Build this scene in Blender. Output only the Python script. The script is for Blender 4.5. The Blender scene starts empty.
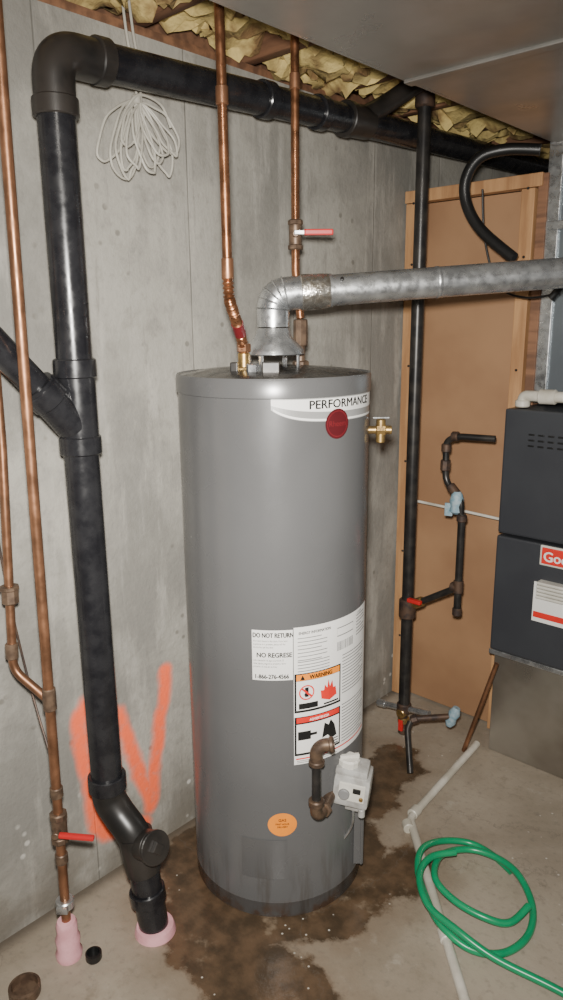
import bpy, bmesh, math, random
from mathutils import Vector, Matrix, noise
random.seed(7)
sc=bpy.context.scene
COL=sc.collection
V=Vector
# ---------------------------------------------------------------- materials
def nt(name):
    m=bpy.data.materials.new(name); m.use_nodes=True
    t=m.node_tree; b=t.nodes['Principled BSDF']
    return m,t,b
def N(t,typ,**k):
    n=t.nodes.new(typ)
    for a,b in k.items():
        setattr(n,a,b)
    return n
def link(t,a,b): t.links.new(a,b)
def mathn(t,op,a,b=None,clamp=False):
    n=N(t,'ShaderNodeMath',operation=op); n.use_clamp=clamp
    for i,x in enumerate((a,b)):
        if x is None: continue
        if isinstance(x,(int,float)): n.inputs[i].default_value=x
        else: link(t,x,n.inputs[i])
    return n.outputs[0]
def vm(t,op,a,b=None,out=0,scale=None):
    n=N(t,'ShaderNodeVectorMath',operation=op)
    for i,x in enumerate((a,b)):
        if x is None: continue
        if isinstance(x,(tuple,list)): n.inputs[i].default_value=x
        else: link(t,x,n.inputs[i])
    if scale is not None:
        if isinstance(scale,(int,float)): n.inputs['Scale'].default_value=scale
        else: link(t,scale,n.inputs['Scale'])
    return n.outputs[out]
def noi(t,vec,scale,detail=4,rough=.55,dist=0):
    n=N(t,'ShaderNodeTexNoise'); n.inputs['Scale'].default_value=scale
    n.inputs['Detail'].default_value=detail; n.inputs['Roughness'].default_value=rough
    n.inputs['Distortion'].default_value=dist
    if vec is not None: link(t,vec,n.inputs['Vector'])
    return n.outputs['Fac']
def mr(t,x,a,b,c=0,d=1):
    n=N(t,'ShaderNodeMapRange'); n.interpolation_type='SMOOTHSTEP'
    link(t,x,n.inputs[0]); n.inputs[1].default_value=a; n.inputs[2].default_value=b
    n.inputs[3].default_value=c; n.inputs[4].default_value=d
    return n.outputs[0]
def mix(t,f,a,b):
    n=N(t,'ShaderNodeMix',data_type='RGBA')
    if isinstance(f,(int,float)): n.inputs[0].default_value=f
    else: link(t,f,n.inputs[0])
    for i,x in ((6,a),(7,b)):
        if isinstance(x,tuple): n.inputs[i].default_value=(*x,1)
        else: link(t,x,n.inputs[i])
    return n.outputs[2]
def bump(t,b,h,s=.3,d=.01):
    n=N(t,'ShaderNodeBump'); n.inputs['Strength'].default_value=s; n.inputs['Distance'].default_value=d
    link(t,h,n.inputs['Height']); link(t,n.outputs[0],b.inputs['Normal'])
def pos(t): return N(t,'ShaderNodeNewGeometry').outputs['Position']
def mapping(t,vec,sc_):
    n=N(t,'ShaderNodeMapping'); n.inputs['Scale'].default_value=sc_; link(t,vec,n.inputs['Vector']); return n.outputs[0]
def mat(name,c1,c2=None,rough=.5,metal=0,scale=12,lo=.35,hi=.65,bmp=0,bscale=60,stretch=(1,1,1),rv=0):
    m,t,b=nt(name)
    p=mapping(t,pos(t),stretch)
    f=noi(t,p,scale)
    if c2 is None: c2=tuple(x*.85 for x in c1)
    link(t,mix(t,mr(t,f,lo,hi),c1,c2),b.inputs['Base Color'])
    b.inputs['Roughness'].default_value=rough; b.inputs['Metallic'].default_value=metal
    if rv: link(t,mr(t,noi(t,p,scale*1.7),.3,.7,rough-rv,rough+rv),b.inputs['Roughness'])
    if bmp: bump(t,b,noi(t,p,bscale),bmp,.004)
    return m
def segd(t,P,A,B):
    A=V(A);B=V(B);AB=B-A
    pa=vm(t,'SUBTRACT',P,tuple(A))
    dt=vm(t,'DOT_PRODUCT',pa,tuple(AB),out=1)
    h=mathn(t,'DIVIDE',dt,max(AB.dot(AB),1e-6),clamp=True)
    q=N(t,'ShaderNodeVectorMath',operation='SCALE'); q.inputs[0].default_value=tuple(AB); link(t,h,q.inputs['Scale'])
    return vm(t,'LENGTH',vm(t,'SUBTRACT',pa,q.outputs[0]),out=1)

def concrete_wall():
    m,t,b=nt('poured_concrete')
    P=pos(t)
    f1=noi(t,P,1.8,7,.62); f2=noi(t,mapping(t,P,(1,3,.5)),3.2,6,.62); f3=noi(t,P,38,4,.6)
    c=mix(t,mr(t,f1,.38,.62),(.36,.345,.305),(.22,.212,.19))
    c=mix(t,mr(t,f2,.50,.66,0,.6),c,(.44,.42,.375))
    c=mix(t,mr(t,noi(t,P,5.5,7,.7),.5,.68,0,.45),c,(.19,.18,.16))
    c=mix(t,mr(t,noi(t,mapping(t,P,(1,6,.6)),5,6,.7),.54,.72,0,.6),c,(.20,.19,.17))
    c=mix(t,mr(t,f3,.5,.8,0,.45),c,(.18,.17,.155))
    s=N(t,'ShaderNodeSeparateXYZ'); link(t,P,s.inputs[0])
    yy=mathn(t,'ADD',s.outputs[1],s.outputs[0])
    w=mathn(t,'ABSOLUTE',mathn(t,'SUBTRACT',mathn(t,'FRACT',mathn(t,'DIVIDE',mathn(t,'ADD',yy,.12),.46)),.5))
    seam=mr(t,w,.009,.0,0,1)
    c=mix(t,mathn(t,'MULTIPLY',seam,mr(t,noi(t,P,5),.35,.6,.35,.8)),c,(.14,.135,.12))
    v=N(t,'ShaderNodeTexVoronoi'); v.inputs['Scale'].default_value=14; link(t,P,v.inputs['Vector'])
    pit=mathn(t,'MULTIPLY',mr(t,v.outputs['Distance'],.16,.08),mr(t,noi(t,P,3),.50,.60))
    c=mix(t,mathn(t,'MULTIPLY',pit,.65),c,(.13,.12,.10))
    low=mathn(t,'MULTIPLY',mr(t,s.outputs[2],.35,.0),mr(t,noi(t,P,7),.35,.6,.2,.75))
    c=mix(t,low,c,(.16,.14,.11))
    v3=N(t,'ShaderNodeTexVoronoi'); v3.inputs['Scale'].default_value=22; link(t,P,v3.inputs['Vector'])
    ef=mathn(t,'MULTIPLY',mathn(t,'MULTIPLY',mr(t,v3.outputs['Distance'],.25,.1),mr(t,noi(t,P,4.5),.55,.62)),mr(t,s.outputs[2],.45,.2))
    c=mix(t,mathn(t,'MULTIPLY',ef,.8),c,(.62,.60,.55))
    nz=N(t,'ShaderNodeTexNoise'); nz.inputs['Scale'].default_value=9; link(t,P,nz.inputs['Vector'])
    Pw=vm(t,'ADD',P,vm(t,'SCALE',vm(t,'SUBTRACT',nz.outputs['Color'],(.5,.5,.5)),scale=.04))
    S=[((0,1.0,.575),(0,1.03,.19)),((0,1.00,.57),(0,1.03,.60)),((0,1.14,.53),(0,1.235,.15)),((0,1.235,.15),(0,1.325,.60)),((0,1.06,.14),(0,1.21,.10)),((0,1.03,.22),(0,1.06,.14))]
    d=None
    for A,B in S:
        q=segd(t,Pw,A,B); d=q if d is None else mathn(t,'MINIMUM',d,q)
    mk=mathn(t,'MULTIPLY',mr(t,d,.040,.010),mr(t,noi(t,P,26,3),.22,.5,.6,1))
    c=mix(t,mk,c,(1.0,.16,.06))
    link(t,c,b.inputs['Base Color']); b.inputs['Roughness'].default_value=.85
    bump(t,b,mathn(t,'SUBTRACT',noi(t,P,45,6,.65),mathn(t,'MULTIPLY',seam,.5)),.5,.006)
    return m
def floor_mat():
    m,t,b=nt('stained_concrete_floor')
    P=pos(t)
    f1=noi(t,P,2.2,6,.6,.4); f3=noi(t,P,45,4,.6)
    c=mix(t,mr(t,f1,.3,.7),(.37,.32,.255),(.24,.20,.15))
    c=mix(t,mr(t,f3,.5,.8,0,.5),c,(.15,.13,.11))
    c=mix(t,mr(t,noi(t,P,9,5,.7),.58,.72,0,.45),c,(.44,.40,.34))
    c=mix(t,mr(t,noi(t,P,4,6,.75),.55,.7,0,.5),c,(.17,.14,.10))
    nz=N(t,'ShaderNodeTexNoise'); nz.inputs['Scale'].default_value=6; nz.inputs['Detail'].default_value=6; nz.inputs['Roughness'].default_value=.65; link(t,P,nz.inputs['Vector'])
    Pw=vm(t,'ADD',P,vm(t,'SCALE',vm(t,'SUBTRACT',nz.outputs['Color'],(.5,.5,.5)),scale=.26))
    S=[((.10,1.22,0),(.22,1.12,0),.07),((.22,1.12,0),(.36,1.10,0),.08),((.35,1.48,0),(.36,1.48,0),.34),((.38,1.14,0),(.60,1.08,0),.115),((.62,1.45,0),(.68,1.70,0),.085),((.40,1.9,0),(.32,2.2,0),.09),((.64,1.16,0),(.84,1.10,0),.08)]
    d=None
    for A,B,r in S:
        q=mathn(t,'SUBTRACT',segd(t,Pw,A,B),r); d=q if d is None else mathn(t,'MINIMUM',d,q)
    wet=mr(t,d,.02,-.01)
    wc=mix(t,mr(t,noi(t,P,14,5),.35,.65),(.045,.029,.016),(.11,.068,.038))
    wc=mix(t,mr(t,noi(t,P,5,5,.7),.56,.70),wc,(.23,.175,.12))
    c=mix(t,mathn(t,'MULTIPLY',mr(t,d,.16,.0),.45),c,(.17,.115,.07))
    c=mix(t,mathn(t,'MULTIPLY',wet,.93),c,wc)
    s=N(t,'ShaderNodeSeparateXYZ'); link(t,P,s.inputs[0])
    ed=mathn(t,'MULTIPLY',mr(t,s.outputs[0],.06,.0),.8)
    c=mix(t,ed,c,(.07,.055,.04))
    v=N(t,'ShaderNodeTexVoronoi',feature='DISTANCE_TO_EDGE'); v.inputs['Scale'].default_value=1.3; link(t,Pw,v.inputs['Vector'])
    c=mix(t,mr(t,v.outputs['Distance'],.006,.0,0,.35),c,(.12,.1,.08))
    v2=N(t,'ShaderNodeTexVoronoi'); v2.inputs['Scale'].default_value=34; link(t,P,v2.inputs['Vector'])
    cr=mathn(t,'MULTIPLY',mr(t,v2.outputs['Distance'],.14,.07),mr(t,noi(t,P,2.4),.55,.6))
    c=mix(t,cr,c,(.55,.52,.46))
    link(t,c,b.inputs['Base Color'])
    link(t,mr(t,wet,0,1,.6,.25),b.inputs['Roughness'])
    bump(t,b,noi(t,P,60,5),.25,.004)
    return m
def tank_mat():
    m,t,b=nt('grey_enamel_paint'); P=pos(t)
    c=mix(t,mr(t,noi(t,P,3),.35,.65),(.118,.118,.119),(.106,.106,.107))
    s=N(t,'ShaderNodeSeparateXYZ'); link(t,P,s.inputs[0])
    st=noi(t,mapping(t,P,(1,1,.12)),30,5,.6)
    g=mathn(t,'MULTIPLY',mr(t,s.outputs[2],.30,.02),mr(t,st,.48,.68))
    c=mix(t,mathn(t,'MULTIPLY',g,.6),c,(.055,.045,.036))
    g2=mathn(t,'MULTIPLY',mr(t,s.outputs[2],.07,.0),mr(t,noi(t,P,18),.4,.6))
    c=mix(t,mathn(t,'MULTIPLY',g2,.8),c,(.09,.045,.022))
    v=N(t,'ShaderNodeTexVoronoi'); v.inputs['Scale'].default_value=26; link(t,P,v.inputs['Vector'])
    dr_=mathn(t,'MULTIPLY',mr(t,v.outputs['Distance'],.09,.05),mr(t,noi(t,P,5),.60,.66))
    c=mix(t,mathn(t,'MULTIPLY',dr_,.7),c,(.5,.5,.48))
    link(t,c,b.inputs['Base Color'])
    link(t,mr(t,noi(t,P,6),.3,.7,.22,.32),b.inputs['Roughness'])
    b.inputs['Metallic'].default_value=.15
    return m
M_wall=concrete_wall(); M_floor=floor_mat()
M_tank=tank_mat()
M_lid=mat('dark_grey_lid',(.022,.022,.022),(.07,.06,.05),.25,.2,13,rv=.08)
M_zinc=mat('galvanised_steel',(.62,.63,.63),(.40,.41,.42),.30,.85,26,.3,.7,rv=.1)
M_foil=mat('foil_tape',(.80,.78,.72),(.45,.40,.33),.22,.9,40,.3,.7,bmp=.8,bscale=55,rv=.08)
M_duct=mat('duct_sheet_metal',(.42,.405,.38),(.28,.27,.25),.34,.8,2.5,.3,.7,rv=.08)
M_duct2=mat('blue_grey_duct_metal',(.20,.23,.25),(.15,.17,.19),.42,.6,3,.3,.7)
M_plen=mat('plenum_metal',(.38,.35,.30),(.24,.21,.17),.35,.75,3,.3,.7,rv=.1)
M_abs=mat('black_plastic',(.010,.010,.012),(.019,.019,.021),.26,0,20,rv=.07)
M_absd=mat('dusty_black_plastic',(.011,.0105,.010),(.028,.024,.021),.36,0,9)
M_cop=mat('copper',(.42,.19,.095),(.22,.10,.05),.33,.85,22,.3,.7,rv=.1)
M_cop2=mat('aged_copper',(.36,.175,.095),(.20,.10,.055),.40,.75,16,.3,.7,rv=.1)
M_brass=mat('brass',(.50,.33,.12),(.30,.2,.09),.35,.85,40)
M_bronze=mat('brown_iron_fitting',(.10,.065,.045),(.18,.12,.08),.45,.5,40)
M_gasf=mat('dark_brown_gas_fitting',(.075,.05,.036),(.13,.085,.055),.45,.45,40)
M_iron=mat('black_iron_pipe',(.018,.017,.017),(.04,.036,.032),.36,.3,20)
M_rust=mat('rusty_iron',(.10,.06,.04),(.045,.032,.028),.55,.4,30)
M_red=mat('red_handle_plastic',(.55,.02,.02),(.45,.02,.02),.4)
M_white=mat('white_plastic',(.68,.66,.60),(.55,.53,.47),.45,0,10)
M_valve=mat('light_grey_valve_casting',(.50,.50,.48),(.34,.33,.31),.4,.2,24)
M_paper=mat('white_label_paper',(.82,.81,.78),(.77,.76,.73),.42,0,4)
M_lblgrey=mat('silver_label_film',(.36,.36,.355),(.31,.31,.30),.3,.2,4)
M_ink=mat('black_ink',(.010,.010,.010),None,.5)
M_inkg=mat('grey_ink',(.22,.22,.22),None,.5)
M_inkr=mat('red_ink',(.74,.03,.02),None,.5)
M_orange=mat('orange_sticker',(.90,.28,.02),(.82,.25,.02),.45)
M_maroon=mat('maroon_emblem',(.085,.009,.012),(.07,.007,.010),.4)
M_maroon2=mat('dull_red_print',(.17,.016,.02),None,.4)
M_wood=mat('framing_lumber',(.50,.28,.13),(.35,.18,.08),.65,0,5,stretch=(6,6,.6),bmp=.2,bscale=40)
M_woodd=mat('dark_joist_lumber',(.26,.13,.07),(.14,.07,.04),.75,0,5,stretch=(.7,6,6),bmp=.2)
M_ply=mat('brown_hardboard',(.35,.20,.105),(.275,.15,.078),.6,0,2.2)
M_ins=mat('yellow_fibreglass',(.72,.56,.22),(.22,.13,.055),.95,0,9,.42,.68,bmp=1,bscale=70)
M_pink=mat('pink_foam',(.76,.40,.44),(.62,.30,.33),.8,0,14,bmp=.5,bscale=40)
M_green=mat('green_rubber_hose',(.01,.24,.10),(.012,.29,.12),.3,0,10)
M_cable=mat('beige_cable_jacket',(.46,.44,.38),(.38,.36,.31),.5,0,20)
M_furn=mat('charcoal_furnace_paint',(.040,.043,.049),(.034,.036,.042),.42,0,4)
M_blk=mat('black_rubber',(.01,.01,.01),None,.4)
M_tape=mat('blue_thread_tape',(.16,.27,.33),(.30,.38,.42),.6,0,60)
M_pvc=mat('white_pvc',(.65,.62,.55),(.45,.42,.35),.4,0,8)
# ---------------------------------------------------------------- geometry
def obj(name,geos,m,parent=None,smooth=True,**pr):
    vs=[];fs=[]
    for g in geos:
        o=len(vs); vs+= [V(p) for p in g[0]]; fs+=[[i+o for i in f] for f in g[1]]
    lo=V((min(p[i] for p in vs) for i in range(3))); hi=V((max(p[i] for p in vs) for i in range(3)))
    c=(lo+hi)/2
    if parent is None: c.z=lo.z
    me=bpy.data.meshes.new(name); me.from_pydata([p-c for p in vs],[],fs)
    me.materials.append(m)
    me.validate(); me.update()
    if smooth:
        me.polygons.foreach_set('use_smooth',[True]*len(me.polygons))
        try: me.set_sharp_from_angle(angle=math.radians(38))
        except Exception: pass
    ob=bpy.data.objects.new(name,me); COL.objects.link(ob); ob.location=c
    if parent:
        ob.parent=parent; ob.matrix_parent_inverse=Matrix.Translation(-V(parent.location))
    for k,v in pr.items(): ob[k]=v
    return ob
def each(name,geos,m,parent=None,smooth=True,**pr):
    return [obj(name,[g],m,parent,smooth,**pr) for g in geos]
def thing(name,loc,label,cat,**k):
    e=bpy.data.objects.new(name,None); e.empty_display_size=.1; COL.objects.link(e); e.location=loc
    e['label']=label; e['category']=cat
    for a,b in k.items(): e[a]=b
    return e
def basis(d):
    d=V(d).normalized()
    a=V((0,0,1)) if abs(d.z)<.9 else V((1,0,0))
    x=d.cross(a).normalized(); y=d.cross(x).normalized()
    return x,y,d
def lathe(p0,d,prof,n=32,cap0=True,cap1=True):
    p0=V(p0); x,y,d=basis(d); vs=[];fs=[]
    for r,z in prof:
        for i in range(n):
            a=2*math.pi*i/n; vs.append(p0+d*z+(x*math.cos(a)+y*math.sin(a))*r)
    for j in range(len(prof)-1):
        for i in range(n):
            k=(i+1)%n; fs.append([j*n+i,j*n+k,(j+1)*n+k,(j+1)*n+i])
    if cap0: fs.append(list(range(n))[::-1])
    if cap1: fs.append([(len(prof)-1)*n+i for i in range(n)])
    return vs,fs
def cyl(a,b,r,n=24,bev=None):
    a=V(a);b=V(b);L=(b-a).length
    e=bev if bev is not None else min(r*.15,L*.2)
    return lathe(a,b-a,[(r-e,0),(r,e),(r,L-e),(r-e,L)],n)
def ring(a,b,ro,ri,n=28):
    a=V(a);b=V(b);L=(b-a).length; e=min(.003,(ro-ri)*.4)
    return lathe(a,b-a,[(ri,0),(ro-e,0),(ro,e),(ro,L-e),(ro-e,L),(ri,L),(ri,0)],n,False,False)
def fillet(pts,rad,seg=8):
    pts=[V(p) for p in pts]; out=[pts[0]]
    for i in range(1,len(pts)-1):
        p=pts[i]; a=(pts[i-1]-p); b=(pts[i+1]-p)
        r=min(rad,a.length*.48,b.length*.48)
        A=p+a.normalized()*r; B=p+b.normalized()*r
        for k in range(seg+1):
            t=k/seg; out.append(A*(1-t)**2+p*2*t*(1-t)+B*t*t)
    out.append(pts[-1]); return out
def smoothp(pts,seg=8):
    P=[V(p) for p in pts]; out=[]
    n=len(P)
    for i in range(n-1):
        p0=P[max(i-1,0)];p1=P[i];p2=P[i+1];p3=P[min(i+2,n-1)]
        for k in range(seg):
            t=k/seg
            out.append(.5*((2*p1)+(p2-p0)*t+(2*p0-5*p1+4*p2-p3)*t*t+(3*p1-p0-3*p2+p3)*t**3))
    out.append(P[-1]); return out
def sweep(path,r,n=16,rf=None):
    path=[V(p) for p in path]; vs=[];fs=[]
    T=[]
    for i in range(len(path)):
        a=path[max(i-1,0)];b=path[min(i+1,len(path)-1)]
        T.append((b-a).normalized())
    x,y,_=basis(T[0])
    for i,p in enumerate(path):
        if i:
            q=T[i-1].rotation_difference(T[i]); x=q@x
            x=(x-T[i]*x.dot(T[i])).normalized()
        y=T[i].cross(x)
        rr=rf(i,len(path)) if rf else r
        for k in range(n):
            a=2*math.pi*k/n; vs.append(p+(x*math.cos(a)+y*math.sin(a))*rr)
    for j in range(len(path)-1):
        for k in range(n):
            l=(k+1)%n; fs.append([j*n+k,j*n+l,(j+1)*n+l,(j+1)*n+k])
    fs.append(list(range(n))[::-1]); fs.append([(len(path)-1)*n+k for k in range(n)])
    return vs,fs
def pipe(pts,r,rad=.04,n=18): return sweep(fillet(pts,rad),r,n)
def box(c,s,bev=.0,rz=0,R=None):
    c=V(c)
    bm=bmesh.new(); bmesh.ops.create_cube(bm,size=1)
    for v in bm.verts: v.co=V((v.co.x*s[0],v.co.y*s[1],v.co.z*s[2]))
    if bev: bmesh.ops.bevel(bm,geom=bm.edges[:],offset=bev,segments=2,profile=.6,affect='EDGES')
    if R is None: R=Matrix.Rotation(rz,3,'Z')
    vs=[c+R@v.co for v in bm.verts]; bm.verts.index_update(); fs=[[v.index for v in f.verts] for f in bm.faces]
    bm.free(); return vs,fs
def textgeo(s,size,bold=0,align='LEFT',xs=1):
    cu=bpy.data.curves.new('t','FONT'); cu.body=s; cu.size=size; cu.align_x=align; cu.resolution_u=3
    o=bpy.data.objects.new('t',cu); COL.objects.link(o)
    bpy.context.view_layer.update()
    dg=bpy.context.evaluated_depsgraph_get(); e=o.evaluated_get(dg); me=e.to_mesh()
    base=[(v.co.x*xs,v.co.y) for v in me.vertices]; bf=[list(p.vertices) for p in me.polygons]
    e.to_mesh_clear(); bpy.data.objects.remove(o); bpy.data.curves.remove(cu)
    vs=[];fs=[]
    k=bold*size
    for dx,dy in (((0,0),) if not bold else ((-k,0),(k,0),(0,k*.6),(0,-k*.6))):
        n=len(vs); vs+=[(a+dx,b+dy) for a,b in base]; fs+=[[i+n for i in f] for f in bf]
    return vs,fs
# ---------------------------------------------------------------- setting
def struct(name,geos,m,**k):
    o=obj(name,geos,m,None,False); o['kind']='structure'; return o
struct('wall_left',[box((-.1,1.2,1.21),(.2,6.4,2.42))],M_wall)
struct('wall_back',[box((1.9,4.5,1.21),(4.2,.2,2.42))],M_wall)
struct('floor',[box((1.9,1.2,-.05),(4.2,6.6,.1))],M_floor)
struct('ceiling',[box((1.9,1.2,2.74),(4.2,6.6,.04))],M_woodd)
obj('sill_plate',[box((-.12,1.2,2.44),(.16,6.4,.038),.002)],M_woodd,label='dark wooden sill plate along the top of the concrete wall',category='sill plate')
obj('rim_joist',[box((-.195,1.2,2.589),(.03,6.4,.258),.002)],M_woodd,label='dark wooden rim joist standing on the sill plate',category='rim joist')
ys=[-.3+.42*i for i in range(12)]
for i,y in enumerate(ys):
    obj('ceiling_joist',[box((1.87,y,2.59),(3.9,.038,.255),.002)],M_woodd,label='dark brown wooden ceiling joist above the concrete wall',category='joist',group='ceiling joists')
def lump(c,s,seed,amp=.06):
    bm=bmesh.new(); bmesh.ops.create_cube(bm,size=1); bmesh.ops.subdivide_edges(bm,edges=bm.edges[:],cuts=17,use_grid_fill=True)
    vs=[]
    for v in bm.verts:
        p=V((v.co.x*s[0],v.co.y*s[1],v.co.z*s[2]))
        q=noise.noise_vector((p+V((seed,seed*2,0)))*9)*amp+noise.noise_vector((p+V((0,seed,seed)))*28)*amp*.6
        q.y*=.35
        vs.append(V(c)+p+q)
    bm.verts.index_update(); fs=[[v.index for v in f.verts] for f in bm.faces]; bm.free(); return vs,fs
hts=[2.59,2.57,2.575,2.56,2.575,2.555,2.58,2.56,2.575,2.565,2.57]
for i,y in enumerate(ys[:-1]):
    obj('insulation_batt',[lump((.185+.02*(i%3),y+.21,hts[i]),(.54,.35,.185),i*3.1)],M_ins,label='yellow fibreglass insulation batt stuffed between ceiling joists',category='insulation',group='fibreglass insulation batts')
# ---------------------------------------------------------------- wooden partition
pt=thing('partition_panel',(.28,2.64,0),'wood-framed brown hardboard partition beside the concrete wall','partition')
obj('hardboard_sheet',[box((.28,2.665,1.07),(.54,.012,2.12),.001)],M_ply,pt,False)
for x,w in ((.045,.07),(.515,.05)):
    obj('stud',[box((x,2.635,1.07),(w,.045,2.12),.003)],M_wood,pt,False)
obj('top_rail',[box((.285,2.635,2.155),(.56,.05,.045),.003)],M_wood,pt,False)
obj('edge_batten',[box((.565,2.645,1.1),(.035,.05,2.15),.003)],M_woodd,pt,False)
obj('middle_rail',[box((.28,2.70,1.9),(.50,.04,.05),.003)],M_wood,pt,False)
for x in (.045,.515):
    for z in (.3,.7,1.1,1.5,1.9,2.13):
        obj('nail_head',[cyl((x,2.613,z),(x,2.609,z),.005,8)],M_iron,pt)
# ---------------------------------------------------------------- ducts
du=thing('air_duct',(1.15,1.2,2.25),'large galvanised sheet metal duct hung under the ceiling joists','duct')
obj('trunk',[box((1.15,.55,2.355),(1.04,4.0,.21),.004)],M_duct,du,False)
each('cross_seam',[box((1.15,y,2.247),(1.05,.035,.010),.003) for y in (.45,1.67)],M_duct,du,False)
obj('drip_edge_flange',[box((.625,.55,2.262),(.015,4.0,.02),.002)],M_duct,du,False)
obj('end_collar',[box((1.15,2.56,2.352),(1.07,.03,.215),.004)],M_zinc,du,False)
each('hanger_strap',[box((x,y,2.59),(.03,.004,.262),.001) for x in (.75,1.5) for y in (.7,1.9)],M_zinc,du,False)
rd=thing('return_duct',(.85,2.8,1.38),'blue-grey vertical sheet metal duct standing on the furnace','duct')
obj('duct_wall',[box((.86,2.86,1.888),(.56,.44,1.01),.004)],M_duct2,rd,False)
obj('corner_flange',[box((.60,2.635,1.888),(.05,.012,1.01),.002)],M_zinc,rd,False)
obj('cross_flange',[box((.86,2.633,2.0),(.57,.014,.03),.002)],M_zinc,rd,False)
# ---------------------------------------------------------------- furnace
fu=thing('furnace',(.83,2.75,0),'charcoal gas furnace cabinet standing on a sheet metal base','furnace')
obj('upper_casing',[box((.835,2.79,1.145),(.56,.66,.46),.008)],M_furn,fu,False)
obj('lower_casing',[box((.84,2.79,.68),(.565,.68,.455),.008)],M_furn,fu,False)
obj('base_plenum',[box((.845,2.79,.225),(.57,.60,.45),.004)],M_plen,fu,False)
obj('base_flange',[box((.845,2.475,.437),(.59,.03,.02),.003)],M_zinc,fu,False)
obj('vent_slots',[box((.66+.035*i,2.459,1.25+.02*j),(.022,.006,.006),.001) for i in range(4) for j in range(3)],M_blk,fu,False,kind='stuff')
bd=obj('badge',[box((.83,2.446,.868),(.19,.008,.06),.003)],M_inkr,fu,False)
def flattext(s,size,x,y,z,bold=0,xs=1):
    vs,fs=textgeo(s,size,bold,'LEFT',xs); n=len(vs)//4 if bold else len(vs)
    return [V((x+a,y-.0003*(i//n),z+b)) for i,(a,b) in enumerate(vs)],fs
obj('badge_border',[box((.83,2.4485,.868),(.204,.006,.074),.004)],M_white,fu,False)
lt=obj('lettering',[flattext('Goodman',.050,.742,2.4412,.850,.025)],M_paper,bd,False)
rl=obj('rating_label',[box((.815,2.447,.69),(.20,.004,.15),.001)],M_paper,fu,False)
obj('label_stripe',[box((.815,2.4445,.642),(.19,.003,.022),.0005)],M_inkr,rl,False)
obj('fold_out_vent_cover',[box((.82,2.44,.745+.013*k),(.17,.05,.010),.004) for k in range(-2,3)]+[box((.82,2.445,.745),(.165,.04,.06),.003)],M_white,fu,False)
obj('condensate_fitting',[pipe([(.60,2.50,1.385),(.60,2.50,1.42),(.95,2.50,1.425)],.019,.03),
   cyl((.60,2.5,1.38),(.60,2.5,1.405),.026),cyl((.66,2.5,1.42),(.72,2.5,1.421),.026),cyl((.80,2.5,1.42),(.86,2.5,1.421),.026),cyl((.77,2.5,1.42),(.77,2.5,1.47),.018)],M_pvc,fu)
# ---------------------------------------------------------------- water heater
HC=V((.340,1.483,0)); R=.263; DZ=.023; PO=-.055; ZL=.010
T=V((.69,-.724,0)).normalized(); RT=V((.724,.69,0)).normalized()
def hp(phi,z,r=R): return HC+ (T*math.cos(phi)+RT*math.sin(phi))*r+V((0,0,z))
wh=thing('water_heater',HC,'tall grey gas water heater standing on the stained floor','water heater')
obj('tank_jacket',[lathe(HC,(0,0,1),[(R-.003,.0),(R-.0005,.004),(R-.0005,.05),(R+.0008,.052),(R,.054),(R,1.488+DZ)],96)],M_tank,wh)
obj('lid',[lathe(HC,(0,0,1),[(R+.0015,1.512+DZ),(R,1.519+DZ),(.258,1.521+DZ),(.20,1.532+DZ),(.10,1.540+DZ),(.02,1.542+DZ)],96)],M_lid,wh)
obj('lid_rim',[lathe(HC,(0,0,1),[(R,1.476+DZ),(R+.0042,1.478+DZ),(R+.0042,1.519+DZ),(R+.001,1.525+DZ),(.258,1.521+DZ)],96,False,False)],M_tank,wh)
def patch(p0,p1,z0,z1,off,nx=24,nz=1,zf=None):
    vs=[];fs=[]
    for j in range(nz+1):
        for i in range(nx+1):
            ph=p0+(p1-p0)*i/nx
            a,b=(z0,z1) if zf is None else zf(ph)
            vs.append(hp(ph+PO,a+ZL+(b-a)*j/nz,R+off))
    for j in range(nz):
        for i in range(nx):
            k=j*(nx+1)+i; fs.append([k,k+1,k+nx+2,k+nx+1])
    return vs,fs
def cdisc(pc,zc,rad,off,n=40,rin=0,rz=None):
    vs=[];fs=[]
    rz=rz or rad
    K=5
    for j in range(K+1):
        q=rin+(1-rin)*j/K if rin else max(.001,j/K)
        for i in range(n):
            a=2*math.pi*i/n; vs.append(hp(pc+PO+math.cos(a)*rad*q/R,zc+ZL+math.sin(a)*rz*q,R+off))
    for j in range(K):
        for i in range(n):
            k=(i+1)%n; fs.append([j*n+i,j*n+k,(j+1)*n+k,(j+1)*n+i])
    return vs,fs
def ctext(s,size,phi,z,off,bold=0,align='LEFT',xs=1):
    vs,fs=textgeo(s,size,bold,align,xs)
    n=len(vs)//4 if bold else len(vs)
    return [hp(phi+PO+a/R,z+ZL+b,R+off+.0002*(i//max(n,1))) for i,(a,b) in enumerate(vs)],fs
def poly(pts,off):
    n=len(pts); c=(sum(p[0] for p in pts)/n,sum(p[1] for p in pts)/n)
    vs=[hp(c[0]+PO,c[1]+ZL,R+off)]+[hp(a+PO,b+ZL,R+off) for a,b in pts]
    return vs,[[0,i+1,(i+1)%n+1] for i in range(n)]
def sub(name,geos,m,part,th,**k): return obj(name,geos,m,part,False,**k)
BZ=.010
bn=obj('brand_band',[patch(.02,1.46,0,0,.0006,40,1,lambda p:(1.418+BZ+.035*math.exp(-((p-.02)/.18)),1.484+BZ-ZL*.3))],M_lblgrey,wh,False,label='silver curved brand band')
sub('white_stripe',[patch(.02,1.46,0,0,.0010,40,1,lambda p:(1.442+BZ+.022*math.exp(-((p-.02)/.25)),1.480+BZ-ZL*.3))],M_paper,bn,wh)
sub('white_stripe',[patch(.04,1.46,0,0,.0010,40,1,lambda p:(1.420+BZ+.034*math.exp(-((p-.02)/.18)),1.425+BZ+.034*math.exp(-((p-.02)/.18))))],M_paper,bn,wh)
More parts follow.
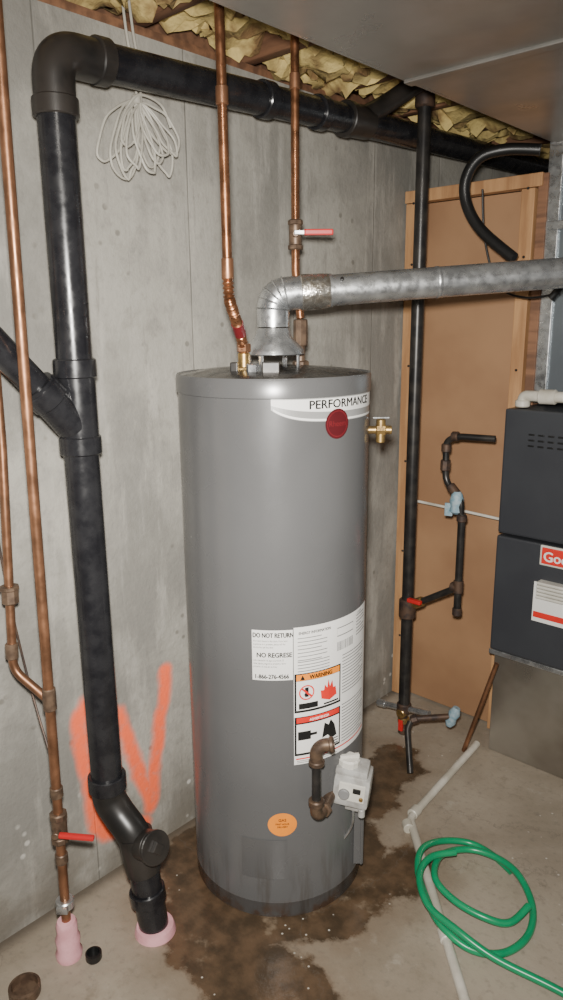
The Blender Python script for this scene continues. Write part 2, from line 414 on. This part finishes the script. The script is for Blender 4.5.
sub('lettering',[ctext('PERFORMANCE',.030,.375,1.453+BZ,.0022,.026,xs=1.08)],M_ink,bn,wh)
em=obj('round_emblem',[cdisc(.69,1.412+BZ,.038,.0034)],M_maroon,wh,False)
sub('emblem_ring',[cdisc(.69,1.412+BZ,.033,.0040,rin=.94)],M_maroon2,em,wh)
sub('lettering',[ctext('Rheem',.020,.69,1.406+BZ,.0041,.0,'CENTER')],M_maroon2,em,wh)
nt1=obj('return_notice_label',[patch(-.20,.212,.745,.888,.0006)],M_paper,wh,False)
L=[ctext('DO NOT RETURN',.0185,-.192,.868,.0016,.035,xs=.72)]
L2=[ctext('NO REGRESE',.0185,-.155,.812,.0016,.035,xs=.88)]
L3=[ctext('1-866-276-4566',.0170,-.180,.7505,.0016,.035,xs=.84)]
tiny=['this water heater to the store. If you have','a question or a problem, please call the','service line toll free first:','este calentador de agua a la tienda. Si','tiene alguna pregunta o problema, llame','primero a la linea de servicio:']
for i,s in enumerate(tiny):
    z=.8555-.0090*i if i<3 else .8005-.0090*(i-3)
    (L if i<3 else L2).append(ctext(s,.0074,-.188,z,.0014,.0,xs=.72))
sub('lettering',L,M_ink,nt1,wh); sub('lettering',L2,M_ink,nt1,wh); sub('lettering',L3,M_ink,nt1,wh)
bl=obj('instruction_label',[patch(.22,1.36,.488,.893,.0006,40)],M_paper,wh,False)
G=[]
for i in range(7):
    G.append(patch(.26,.26+.33*(1 if i%3 else .8),.860-.0105*i,.8625-.0105*i,.0012,8))
for i in range(5): G.append(patch(.26,.62,.792-.009*i,.7945-.009*i,.0012,8))
G.append(patch(.72,.98,.865,.868,.0012,6));G.append(patch(.72,.98,.842,.845,.0012,6))
G.append(patch(.72,.722,.842,.868,.0012,1));G.append(patch(.98,.982,.842,.868,.0012,1))
x=.72
while x<.98:
    w=random.choice([.004,.007,.011]); G.append(patch(x,x+w,.800,.826,.0012,1)); x+=w+random.choice([.005,.009])
for c0,c1,zt,nr in ((.80,1.28,.78,13),(.80,1.28,.63,13),(1.05,1.30,.875,7)):
    for i in range(nr):
        G.append(patch(c0,c1-(.1 if i%4==3 else 0)-random.random()*.05,zt-.0095*i,zt-.0095*i+.003,.0012,8))
sub('fine_print',G,M_inkg,bl,wh,kind='stuff')
sub('lettering',[ctext('ENERGY INFORMATION',.011,.27,.872,.0014,.02,xs=.8)],M_ink,bl,wh)
sub('lettering',[ctext('1.0 GPM',.011,1.06,.880,.0014,.0,xs=.8)],M_ink,bl,wh)
sub('pictogram_frame',[patch(.225,.775,.645,.760,.0012,14)],M_ink,bl,wh)
sub('pictogram_frame',[patch(.225,.775,.515,.632,.0012,14)],M_ink,bl,wh)
sub('pictogram_ground',[patch(.245,.755,.652,.738,.0017,14)],M_paper,bl,wh)
sub('pictogram_ground',[patch(.245,.755,.522,.610,.0017,14)],M_paper,bl,wh)
sub('warning_header',[patch(.245,.755,.739,.757,.0018,14)],M_orange,bl,wh)
sub('warning_triangle',[poly([(.285,.741),(.335,.741),(.31,.755)],.0024)],M_ink,bl,wh)
sub('lettering',[ctext('WARNING',.017,.52,.7415,.0024,.035,'CENTER',.85)],M_ink,bl,wh)
sub('red_header',[patch(.245,.755,.614,.630,.0018,14)],M_inkr,bl,wh)
sub('prohibition_sign',[cdisc(.355,.703,.022,.0023,28,rin=.82),([hp(.355+PO+(a)/R,.703+ZL+b,R+.0030) for a,b in ((-.017,.012),(-.013,.016),(.017,-.012),(.013,-.016))],[[0,1,2,3]])],M_inkr,bl,wh)
fl=[(.52,.675),(.51,.70),(.545,.688),(.56,.715),(.585,.695),(.605,.728),(.63,.70),(.655,.722),(.67,.697),(.70,.70),(.715,.675),(.62,.665)]
sub('flame_symbol',[poly(fl,.0023)],M_inkr,bl,wh)
sub('can_symbol',[patch(.335,.375,.690,.718,.0024,2),patch(.328,.382,.694,.700,.0024,2)],M_ink,bl,wh)
sub('caption_bars',[patch(.27,.48,.655,.672,.0021,6),patch(.55,.74,.655,.660,.0021,6)]+[patch(.53,.74,.524+.008*i,.527+.008*i,.0023,6) for i in range(3)],M_ink,bl,wh,kind='stuff')
sub('hand_symbol',[patch(.26,.40,.562,.588,.0023,4),patch(.30,.47,.572,.580,.0024,4)],M_ink,bl,wh)
sub('valve_symbol',[poly([(.53,.555),(.56,.60),(.61,.59),(.64,.604),(.69,.585),(.72,.55),(.65,.545),(.60,.56)],.0023)],M_ink,bl,wh)
sub('lettering',[ctext('ADVERTENCIA',.010,.50,.6175,.0026,.02,'CENTER',.9)],M_paper,bl,wh)
sub('red_border',[patch(.24,1.30,.503,.507,.0012,30)],M_inkr,bl,wh)
sub('footer_print',[patch(.25,.74,.4925,.4945,.0012,10),patch(.25,.70,.4975,.4995,.0012,10)],M_inkg,bl,wh,kind='stuff')
os_=obj('round_sticker',[cdisc(.09,.302,.041,.0008,rz=.037)],M_orange,wh,False,label='orange round sticker')
sub('lettering',[ctext('GAS',.012,.09,.313,.0016,.01,'CENTER'),ctext('FIRST HOUR',.007,.09,.302,.0016,.01,'CENTER'),ctext('DELIVERY',.007,.09,.293,.0016,.01,'CENTER')],M_maroon,os_,wh)
obj('burner_door',[patch(-.36,.14,.125,.252,.0035,16,2)],M_tank,wh,False)
obj('side_shield',[box(hp(1.12,.17,R+.012),(.006,.05,.19),.002,math.radians(47)),box(hp(1.05,.17,R+.014),(.03,.006,.19),.002,math.radians(43))],M_tank,wh,False)
P1=V((.335,1.375,1.53+DZ)); P2=V((.335,1.602,1.53+DZ))
obj('nipple',[cyl(P1,P1+V((0,0,.05)),.016),cyl(P1,P1+V((0,0,.014)),.026,6)],M_brass,wh)
obj('nipple',[cyl(P2,P2+V((0,0,.12)),.013),cyl(P2+V((0,0,.06)),P2+V((0,0,.135)),.020,8),cyl(P2,P2+V((0,0,.02)),.024,6)],M_bronze,wh,label='brown brass nipple')
obj('anode_cap',[cyl(hp(-.35,1.53+DZ,.15),hp(-.35,1.555+DZ,.15),.02,6)],M_zinc,wh)
obj('jacket_bracket',[box(hp(-.05,1.545+DZ,.16),(.045,.02,.03),.003,math.radians(43))],M_iron,wh,False)
obj('jacket_bracket',[box(hp(-.75,1.54+DZ,.15),(.02,.02,.035),.003,.6)],M_iron,wh,False)
obj('draft_hood',[lathe(HC+V((0,0,1.572+DZ)),(0,0,1),[(.082,0),(.084,.002),(.082,.014),(.052,.045),(.044,.07)],40,False,False),
  ]+[box(HC+V((math.cos(a)*.074,math.sin(a)*.074,1.555+DZ)),(.014,.004,.05),.001,a+1.57) for a in (.3,1.87,3.44,5.01)],M_zinc,wh)
tp0=hp(1.50,1.387,R-.002); td=(hp(1.5,0,1)-HC).normalized()
tp=obj('relief_valve',[cyl(tp0,tp0+td*.03,.011),cyl(tp0+td*.022,tp0+td*.05,.017,8),cyl(tp0+td*.036+V((0,0,-.035)),tp0+td*.036+V((0,0,.03)),.013),
   cyl(tp0+td*.045,tp0+td*.066,.012)],M_brass,wh)
sub('lever',[box(tp0+td*.036+V((0,0,.034)),(.045,.010,.004),.001,math.radians(43))],M_zinc,tp,wh)
# gas control valve
gc=V((.625,1.495,.385)); gr=math.radians(43)-.25
Rg=Matrix.Rotation(gr,3,'Z')
def gl(x,y,z): return gc+Rg@V((x,y,z))
Rt=Rg@Matrix.Rotation(.10,3,'Y')
gv=obj('gas_control_valve',[box(gc,(.105,.09,.095),.012,R=Rt),box(gl(.0,.0,.055),(.095,.078,.03),.012,R=Rt),box(gl(-.06,0,-.015),(.05,.065,.06),.008,R=Rt),
    cyl(gl(-.10,0,-.025),gl(-.02,0,-.025),.018),box(gl(0.01,.01,-.06),(.06,.05,.04),.006,R=Rt),cyl(gl(.03,-.03,-.055),gl(.03,-.03,-.08),.01)],M_valve,wh)
sub('knob',[cyl(gl(-.012,-.005,.062),gl(-.01,-.005,.09),.031,12),box(gl(-.01,-.005,.092),(.056,.012,.012),.002,gr+.4)],M_white,gv,wh)
sub('valve_face',[box(gl(0.003,-.046,.004),(.075,.006,.055),.002,R=Rt)],M_white,gv,wh)
sub('status_window',[box(gl(.018,-.050,.012),(.022,.006,.014),.001,R=Rt)],M_ink,gv,wh)
sub('dial',[cyl(gl(-.018,-.047,.0),gl(-.018,-.058,.0),.016,20)],M_inkg,gv,wh)
sub('test_screw',[cyl(gl(.03,-.047,-.012),gl(.03,-.054,-.012),.006,10)],M_brass,gv,wh)
g0=V((.622,1.335,0))
obj('gas_supply_nipple',[sweep([g0+V((0,0,.555)),g0+V((0,0,.40))],.013,18)],M_iron,wh)
obj('gas_elbow',[sweep(smoothp([g0+V((0,0,.535)),g0+V((0,0,.565)),g0+V((.012,.011,.583)),g0+V((.030,.024,.587))],5),.018,20),cyl(g0+V((0,0,.525)),g0+V((0,0,.54)),.022),
     ring(g0+V((.026,.021,.586)),g0+V((.036,.029,.588)),.022,.013)],M_gasf,wh)
obj('gas_elbow',[sweep(smoothp([g0+V((0,0,.42)),g0+V((0,0,.38)),g0+V((0,.02,.368)),g0+V((-.02,.07,.365)),g0+V((-.04,.12,.368))],5),.017,20),cyl(g0+V((0,0,.40)),g0+V((0,0,.42)),.022)],M_gasf,wh)
obj('union_nut',[cyl(g0+V((0,.03,.368)),g0+V((-.004,.044,.367)),.022,6)],M_bronze,wh)
obj('thermostat_wire',[sweep(smoothp([gc+V((0,0,-.05)),gc+V((.01,-.01,-.10)),gc+V((-.01,0,-.16)),gc+V((-.05,-.02,-.24))],6),.004,8)],M_zinc,wh)
obj('thermostat_wire',[sweep(smoothp([gc+V((-.03,-.02,-.04)),gc+V((-.04,-.03,-.10)),gc+V((-.05,-.02,-.18))],6),.0035,8)],M_zinc,wh)
# ---------------------------------------------------------------- flue
fp=thing('flue_pipe',(HC.x,HC.y,1.66),'galvanised flue pipe rising from the heater and running toward the furnace','flue pipe')
A=HC+V((0,0,1.668)); B=HC+V((0,0,1.752)); E=V((1.16,2.39,1.835))
D=(E-B).normalized()
epth=fillet([A,B,B+D*.16],.078,24)
obj('elbow',[sweep(epth,.044,36)],M_zinc,fp)
for k in (2,7,12,17,22):
    d=(epth[k+1]-epth[k]).normalized(); obj('elbow_seam',[lathe(epth[k]-d*.003,d,[(.0435,0),(.0475,.003),(.0435,.006)],36,False,False)],M_zinc,fp)
S=B+D*.105
obj('straight_pipe',[sweep([S,E],.041,36)],M_zinc,fp)
obj('foil_tape',[lathe(S-D*.03,D,[(.0445,0),(.047,.002),(.0475,.02),(.0465,.05),(.045,.075),(.042,.082)],36,False,False)],M_foil,fp)
obj('joint_band',[lathe(S+D*.34,D,[(.041,0),(.0425,.002),(.0425,.01),(.041,.012)],36,False,False)],M_zinc,fp)
sd=(T*.8+V((0,0,.6))).normalized()
obj('sheet_screw',[cyl(S+D*.08+sd*.041,S+D*.08+sd*.047,.005,8)],M_iron,fp)
# ---------------------------------------------------------------- copper to heater
c1=thing('copper_pipe',(.40,1.255,1.6),'copper water pipe with corrugated connector dropping to the heater','pipe')
tp1=V((.405,1.250,2.47)); bt=V((.405,1.257,1.80))
obj('pipe_run',[sweep([tp1,bt],.0115,18)],M_cop,c1)
each('sweat_coupling',[cyl(bt+V((0,0,-.02)),bt+V((0,0,.03)),.0145),cyl((.405,1.253,2.16),(.405,1.253,2.2),.0145)],M_cop2,c1)
fpth=smoothp([bt+V((0,0,-.01)),bt+V((0,.003,-.06)),V((.39,1.285,1.71)),V((.362,1.33,1.67)),V((.342,1.36,1.64)),P1+V((0,0,.052))],18)
obj('corrugated_connector',[sweep(fpth,.012,18,rf=lambda i,n:.0125+.0022*math.sin(i*1.9) if i<n-6 else .0135)],M_cop,c1)
obj('red_tag',[sweep(fpth[50:66],.0156,14)],M_maroon2,c1)
obj('connector_nut',[cyl(P1+V((0,0,.051)),P1+V((0,0,.074)),.019,6)],M_cop2,c1)
c2=thing('copper_pipe',(.30,1.62,1.65),'copper water pipe with red-handled valve dropping behind the flue','pipe')
q=V((.315,1.604,0))
obj('pipe_run',[sweep([q+V((0,0,2.47)),q+V((0,0,1.82)),P2+V((0,0,.137))],.0115,18)],M_cop,c2)
bv=obj('ball_valve',[cyl(q+V((0,0,1.885)),q+V((0,0,1.945)),.018,12),cyl(q+V((0,0,1.875)),q+V((0,0,1.89)),.021,8),cyl(q+V((0,0,1.94)),q+V((0,0,1.955)),.021,8),cyl(q+V((0,0,1.915)),q+V((0,0,1.915))+T*.035,.009,10)],M_bronze,c2)
h0=q+T*.036+V((0,0,1.918))
sub('handle',[box(h0+RT*.062,(.08,.016,.016),.004,math.atan2(RT.y,RT.x))],M_red,bv,c2)
sub('handle_stem',[box(h0+RT*.015,(.04,.006,.012),.002,math.atan2(RT.y,RT.x))],M_zinc,bv,c2)
obj('sweat_coupling',[cyl(q+V((0,0,2.28)),q+V((0,0,2.32)),.0145)],M_cop2,c2)
# ---------------------------------------------------------------- left copper
c3=thing('copper_pipe',(.165,.82,0),'vertical copper pipe with red-handled valve set in pink foam','pipe')
a0=V((.180,.811,.05)); a1=V((.238,.815,2.46))
def la(z): return a0+(a1-a0)*((z-.05)/2.41)
obj('pipe_run',[sweep([a0,a1],.0125,18)],M_cop2,c3)
obj('branch_run',[pipe([V((.105,.815,2.42)),V((.105,.801,1.4)),V((.12,.765,.85)),la(.775)],.011,.03)],M_cop2,c3)
each('sweat_fitting',[cyl(la(.75),la(.81),.0165),cyl(la(.50),la(.53),.0165),cyl(la(.30),la(.33),.0165),cyl((.1185,.768,.92),(.119,.766,.88),.0155)],M_bronze,c3)
obj('union',[cyl((.114,.780,1.06),(.115,.778,1.02),.021,8),cyl((.1145,.779,1.055),(.1145,.779,1.065),.024,8)],M_bronze,c3)
bv=obj('ball_valve',[cyl(la(.38),la(.44),.020,12),cyl(la(.365),la(.385),.023,8),cyl(la(.435),la(.455),.023,8),cyl(la(.41),la(.41)+T*.04,.01,10)],M_bronze,c3)
h0=la(.415)+T*.04
sub('handle',[box(h0+RT*.055+V((0,0,-.004)),(.09,.014,.012),.004,R=Matrix.Rotation(math.atan2(RT.y,RT.x),3,'Z')@Matrix.Rotation(.12,3,'Y'))],M_red,bv,c3)
obj('pipe_clamp',[ring(la(.16),la(.185),.024,.0125),box(la(.172)+T*.026,(.03,.012,.018),.002,.7)],M_zinc,c3)
obj('foam_sleeve',[lathe((.181,.811,0),(0,0,1),[(.034,0),(.036,.015),(.030,.03),(.033,.06),(.027,.075),(.028,.105),(.024,.115),(.014,.118)],28)],M_pink,c3,label='pink foam sleeve')
obj('bonding_wire',[sweep(smoothp([(.07,.78,1.75),(.07,.775,1.45),(.07,.79,1.1),(.08,.82,.8),la(.60)+V((-.01,0,0))],8),.003,8)],M_rust,c3)
# ---------------------------------------------------------------- ABS drain
dr=thing('drain_pipe',(.29,1.02,0),'black plastic drain stack with overhead run along the concrete wall','drain pipe')
rO=.0425
X=.17
each('stack_pipe',[sweep([(X,.975,.44),(X,.97,1.42)],rO,32),sweep([(X,.97,1.50),(X,.97,2.17)],rO,32)],M_abs,dr)
obj('overhead_run',[sweep([(X,1.04,2.262),(X,1.98,2.305),(X,4.3,2.385)],rO,32)],M_abs,dr)
obj('top_elbow',[sweep(fillet([(X,.97,2.13),(X,.97,2.258),(X,1.10,2.262)],.12,16),.046,32)],M_absd,dr)
each('elbow_hub',[ring((X,.97,2.125),(X,.97,2.165),.051,.042),ring((X,1.075,2.2635),(X,1.112,2.265),.051,.042)],M_absd,dr)
obj('wye_fitting',[sweep([(X,.97,1.38),(X,.97,1.58)],.0460,32),sweep([(X,.955,1.44),(X,.865,1.545)],.042,32)],M_abs,dr)
each('wye_hub',[ring((X,.97,1.555),(X,.97,1.60),.051,.042),ring((X,.97,1.37),(X,.97,1.415),.051,.042),ring((X,.90,1.505),(X,.87,1.538),.047,.034)],M_abs,dr)
obj('branch_pipe',[sweep([(X-.003,.90,1.505),(X-.006,.58,1.86)],.034,28)],M_abs,dr)
each('coupling',[ring((X,.975,.43),(X,.975,.475),.052,.042),ring((X,1.62,2.289),(X,1.66,2.291),.050,.042),ring((X,1.86,2.299),(X,1.90,2.301),.050,.042)],M_abs,dr)
obj('vent_wye',[sweep([(X,2.0,2.306),(X,2.12,2.312)],.050,28),sweep(fillet([(X,2.06,2.31),(.20,2.16,2.36),(.26,2.30,2.46)],.06),.031,24)],M_absd,dr)
obj('wye_hub',[ring((X,2.0,2.306),(X,2.03,2.307),.054,.042)],M_absd,dr)
lp=[(X,.975,.44),(X+.005,.976,.40),(.20,.985,.36),(.24,.995,.32),(.262,1.005,.27),(.27,1.01,.22)]
obj('offset_elbow',[sweep(smoothp(lp,6),.045,32)],M_absd,dr)
cc=V((.262,1.005,.285))+V((.064,0,.021)); cd=V((.95,0,.3)).normalized()
co=obj('cleanout_fitting',[sweep([(.25,1.0,.315),(.268,1.01,.20)],.048,32),cyl(V((.262,1.005,.285)),cc,.042,28)],M_absd,dr)
sub('cleanout_plug',[cyl(cc,cc+cd*.012,.046,28),cyl(cc+cd*.01,cc+cd*.026,.02,4)],M_absd,co,dr)
obj('lower_pipe',[sweep([(.266,1.008,.22),(.285,1.02,.02)],.042,32)],M_abs,dr)
obj('coupling',[ring((.272,1.012,.14),(.276,1.015,.10),.050,.042)],M_abs,dr)
obj('foam_collar',[lathe((.288,1.022,0),(0,0,1),[(.058,0),(.056,.012),(.052,.022),(.041,.026)],28)],M_pink,dr,label='pink foam collar')
# ---------------------------------------------------------------- gas pipe
gp=thing('gas_pipe',(.24,2.36,0),'black iron gas pipe with branch line to the furnace','gas pipe')
gx,gy=.24,2.36
obj('riser',[sweep([(gx,gy,.13),(gx,gy,2.46)],.0235,24)],M_iron,gp)
each('riser_coupling',[cyl((gx,gy,2.39),(gx,gy,2.45),.034),cyl((gx,gy,.52),(gx,gy,.60),.034),cyl((gx,gy,.10),(gx,gy,.14),.03)],M_rust,gp)
obj('drip_leg',[sweep([(gx,gy,.13),(gx,gy,.02)],.016,16),cyl((gx,gy,.0),(gx,gy,.03),.022,8)],M_rust,gp)
bv=obj('bottom_valve',[cyl((gx,gy,.10),(gx,gy-.03,.10),.02),cyl((gx,gy,.05),(gx,gy,.075),.025,8)],M_brass,gp)
sub('handle',[box((gx,gy-.02,.045),(.02,.012,.05),.003)],M_red,bv,gp)
obj('tee_arms',[pipe([(.12,2.36,.095),(.24,2.36,.115),(.36,2.36,.135)],.013,.02),cyl((.11,2.36,.094),(.15,2.36,.1),.017,8)],M_zinc,gp)
obj('branch_line',[pipe([(gx,gy,.565),(.44,2.36,.69),(.46,2.36,.70)],.013,.02)],M_iron,gp)
obj('branch_drop',[sweep([(.46,2.36,.60),(.46,2.36,.99)],.014,16)],M_iron,gp)
rv=obj('branch_valve',[cyl((.27,2.36,.584),(.31,2.36,.609),.02,8)],M_brass,gp)
sub('handle',[box((.29,2.33,.61),(.06,.02,.016),.004)],M_red,rv,gp)
each('branch_fitting',[cyl((.46,2.36,.68),(.46,2.36,.73),.019),cyl((.43,2.36,.70),(.46,2.36,.70),.018),cyl((.46,2.36,.59),(.46,2.36,.62),.018),cyl((.46,2.36,.96),(.46,2.36,.985),.019)],M_rust,gp)
obj('furnace_drop',[pipe([(.455,2.36,.98),(.455,2.36,1.04),(.38,2.37,1.10),(.375,2.37,1.25),(.42,2.37,1.272),(.553,2.40,1.272)],.012,.03)],M_iron,gp)
each('drop_fitting',[cyl((.376,2.37,1.14),(.377,2.37,1.18),.019,8),cyl((.377,2.37,1.21),(.377,2.37,1.24),.018),cyl((.40,2.37,1.27),(.425,2.37,1.272),.018),cyl((.435,2.365,1.055),(.40,2.37,1.085),.018)],M_rust,gp)
obj('taped_joint',[lathe((.435,2.362,.985),(0,0,1),[(.013,0),(.026,.01),(.022,.03),(.027,.05),(.02,.075),(.013,.085)],14),box((.41,2.35,1.0),(.03,.01,.05),.004,.3)],M_tape,gp)
# ---------------------------------------------------------------- misc
obj('white_tubing',[sweep([(.06,2.60,.94),(.30,2.598,.934),(.545,2.597,.925)],.006,10)],M_pvc,label='thin white tube crossing the brown hardboard partition',category='tube')
fx=thing('flexible_gas_line',(.36,2.2,0),'short dark gas line with blue-taped fittings lying on the floor','gas line')
obj('pipe_piece',[pipe([(.36,2.22,.16),(.36,2.20,.0+.14),(.43,2.12,.015)],.012,.02)],M_iron,fx)
obj('crossbar',[sweep([(.35,2.24,.16),(.46,2.34,.17)],.012,14),cyl((.35,2.24,.155),(.37,2.255,.165),.018,8)],M_rust,fx)
obj('taped_end',[lathe((.46,2.34,.13),(.3,.2,1),[(.012,0),(.022,.02),(.018,.04),(.024,.06),(.014,.085)],12)],M_tape,fx)
obj('loose_pipe',[sweep([(.50,2.40,.008),(.61,2.41,.42)],.009,14)],M_cop2,label='thin brown pipe leaning on the furnace base',category='pipe')
obj('condensate_pipe',[pipe([(.52,2.47,.014),(.57,1.90,.014),(1.12,1.335,.014),(1.4,1.05,.014)],.014,.03),cyl((.562,1.96,.014),(.565,1.92,.014),.019),cyl((.575,1.875,.014),(.60,1.85,.014),.019),cyl((.90,1.56,.014),(.93,1.53,.014),.018)],M_pvc,label='white plastic drain pipe lying across the concrete floor',category='pipe')
hz=.011
hose=[(.94,1.90,hz),(.86,1.93,hz),(.78,1.93,hz),(.715,1.865,.022),(.70,1.77,.042),(.74,1.68,.042),(.82,1.60,.042),(.90,1.545,.04),(.99,1.545,.02),(1.06,1.60,hz),(1.085,1.70,hz),(1.05,1.81,hz),(.97,1.88,hz+.022),(.88,1.90,.034),(.80,1.87,.034),(.76,1.78,.042),(.80,1.68,.05),(.88,1.65,.04),(.97,1.66,.03),(1.03,1.70,.02),(1.05,1.78,.034)]
hose2=[(.80,1.80,.066),(.755,1.73,.066),(.77,1.64,.066),(.85,1.56,.064),(.95,1.54,.06),(1.06,1.55,.034),(1.2,1.58,.02),(1.34,1.60,hz)]
hs=thing('garden_hose',(.9,1.75,0),'coiled green rubber garden hose on the concrete floor','hose')
each('hose_coil',[sweep(smoothp(hose,10),.0105,14),sweep(smoothp(hose2,10),.0105,14)],M_green,hs)
obj('black_hose',[sweep(smoothp([(.60,2.50,2.225),(.50,2.46,2.235),(.425,2.42,2.215),(.388,2.40,2.15),(.395,2.40,2.07),(.455,2.40,1.98),(.58,2.40,1.88)],10),.019,20)],M_blk,label='thick black flexible hose hanging in front of the partition',category='hose')
obj('hanging_wire',[sweep(smoothp([(.42,2.46,2.12),(.44,2.46,1.95),(.50,2.46,1.80),(.60,2.46,1.755),(.72,2.46,1.765)],8),.004,8),cyl((.69,2.46,1.75),(.72,2.46,1.785),.012)],M_blk,label='thin dark wire drooping beside the furnace duct',category='wire')
cb=thing('cable_coil',(.07,1.27,2.0),'bundle of beige cable looped and hung on the concrete wall','cable')
G=[]
tie=V((.075,1.265,2.235))
rr=random.Random(21)
for k in range(13):
    ang=rr.uniform(-.75,.95); L_=rr.uniform(.11,.20); W_=rr.uniform(.018,.05)
    off=V((rr.uniform(-.02,.05),0,0)); bs=rr.uniform(-.02,.02); tw=rr.uniform(-.35,.35)
    pts=[]
    for i in range(13):
        a=2*math.pi*i/12; an=ang+tw*math.sin(a*.5)+rr.uniform(-.05,.05)
        dx=V((0,math.sin(an),-math.cos(an))); sx=V((0,math.cos(an),math.sin(an)))
        e_=(1-math.cos(a))/2
        pts.append(tie+V((0,bs,-abs(bs)*.5))+dx*L_*e_*rr.uniform(.95,1.04)+sx*W_*math.sin(a)*(.5+.5*e_)+off*e_+V((0,0,-.02*e_*e_)))
    G.append(sweep(smoothp(pts,4),.0034,8))
obj('cable_loops',G,M_cable,cb,kind='stuff')
each('hanging_strand',[sweep(smoothp([tie+V((0,0,-.03)),tie+V((0,-.002,.05)),tie+V((.0,-.02,.14)),(.075,1.235,2.47)],6),.0036,8),sweep(smoothp([tie+V((.006,.006,-.03)),tie+V((0.006,.01,.06)),tie+V((.0,-.0,.15)),(.075,1.255,2.47)],6),.0036,8),sweep(smoothp([tie+V((.006,-.04,-.03)),tie+V((0.01,.0,.01)),tie+V((.01,.07,.0)),tie+V((.01,.10,-.05))],6),.0036,8)],M_cable,cb)
obj('tie_wrap',[ring(tie+V((0,0,-.01)),tie+V((0,0,.012)),.012,.004)],M_cable,cb)
obj('pipe_cap',[lathe((.24,.85,0),(0,0,1),[(.020,0),(.022,.004),(.022,.02),(.017,.021),(.016,.006),(.002,.006)],24)],M_blk,label='small black plastic cap lying on the floor',category='cap')
obj('floor_ring',[lathe((.20,.67,0),(0,0,1),[(.038,0),(.040,.006),(.040,.026),(.033,.028),(.031,.01),(.002,.008)],32)],M_bronze,label='brown metal pipe stub in the concrete floor',category='pipe stub')
# ---------------------------------------------------------------- light
def area(loc,tgt,size,e,col,spread=math.pi):
    l=bpy.data.lights.new('lamp','AREA'); l.shape='DISK'; l.size=size; l.energy=e; l.color=col; l.spread=spread
    o=bpy.data.objects.new('lamp',l); COL.objects.link(o); o.location=loc
    o.rotation_euler=(V(tgt)-V(loc)).to_track_quat('-Z','Y').to_euler(); return o
area((1.68,.04,1.76),(.34,1.42,1.12),.08,50,(1,.96,.895),math.radians(122))
w=bpy.data.worlds.new('World'); sc.world=w; w.use_nodes=True
w.node_tree.nodes['Background'].inputs[0].default_value=(1,.97,.93,1)
w.node_tree.nodes['Background'].inputs[1].default_value=.18
# ---------------------------------------------------------------- camera
cam=bpy.data.cameras.new('Camera'); co_=bpy.data.objects.new('Camera',cam); COL.objects.link(co_); sc.camera=co_
cam.sensor_fit='VERTICAL'; cam.sensor_height=36; cam.lens=730/1000*36; cam.clip_start=.05
th=math.radians(13.68); yaw=math.radians(42.7); ro=math.radians(.49)
r0=V((math.cos(yaw),math.sin(yaw),0)); F=V((-math.sin(yaw)*math.cos(th),math.cos(yaw)*math.cos(th),-math.sin(th)))
u0=r0.cross(F); r=r0*math.cos(ro)-u0*math.sin(ro); u=u0*math.cos(ro)+r0*math.sin(ro)
Mx=Matrix((r,u,-F)).transposed().to_4x4(); Mx.translation=V((1.734,0,1.68)); co_.matrix_world=Mx
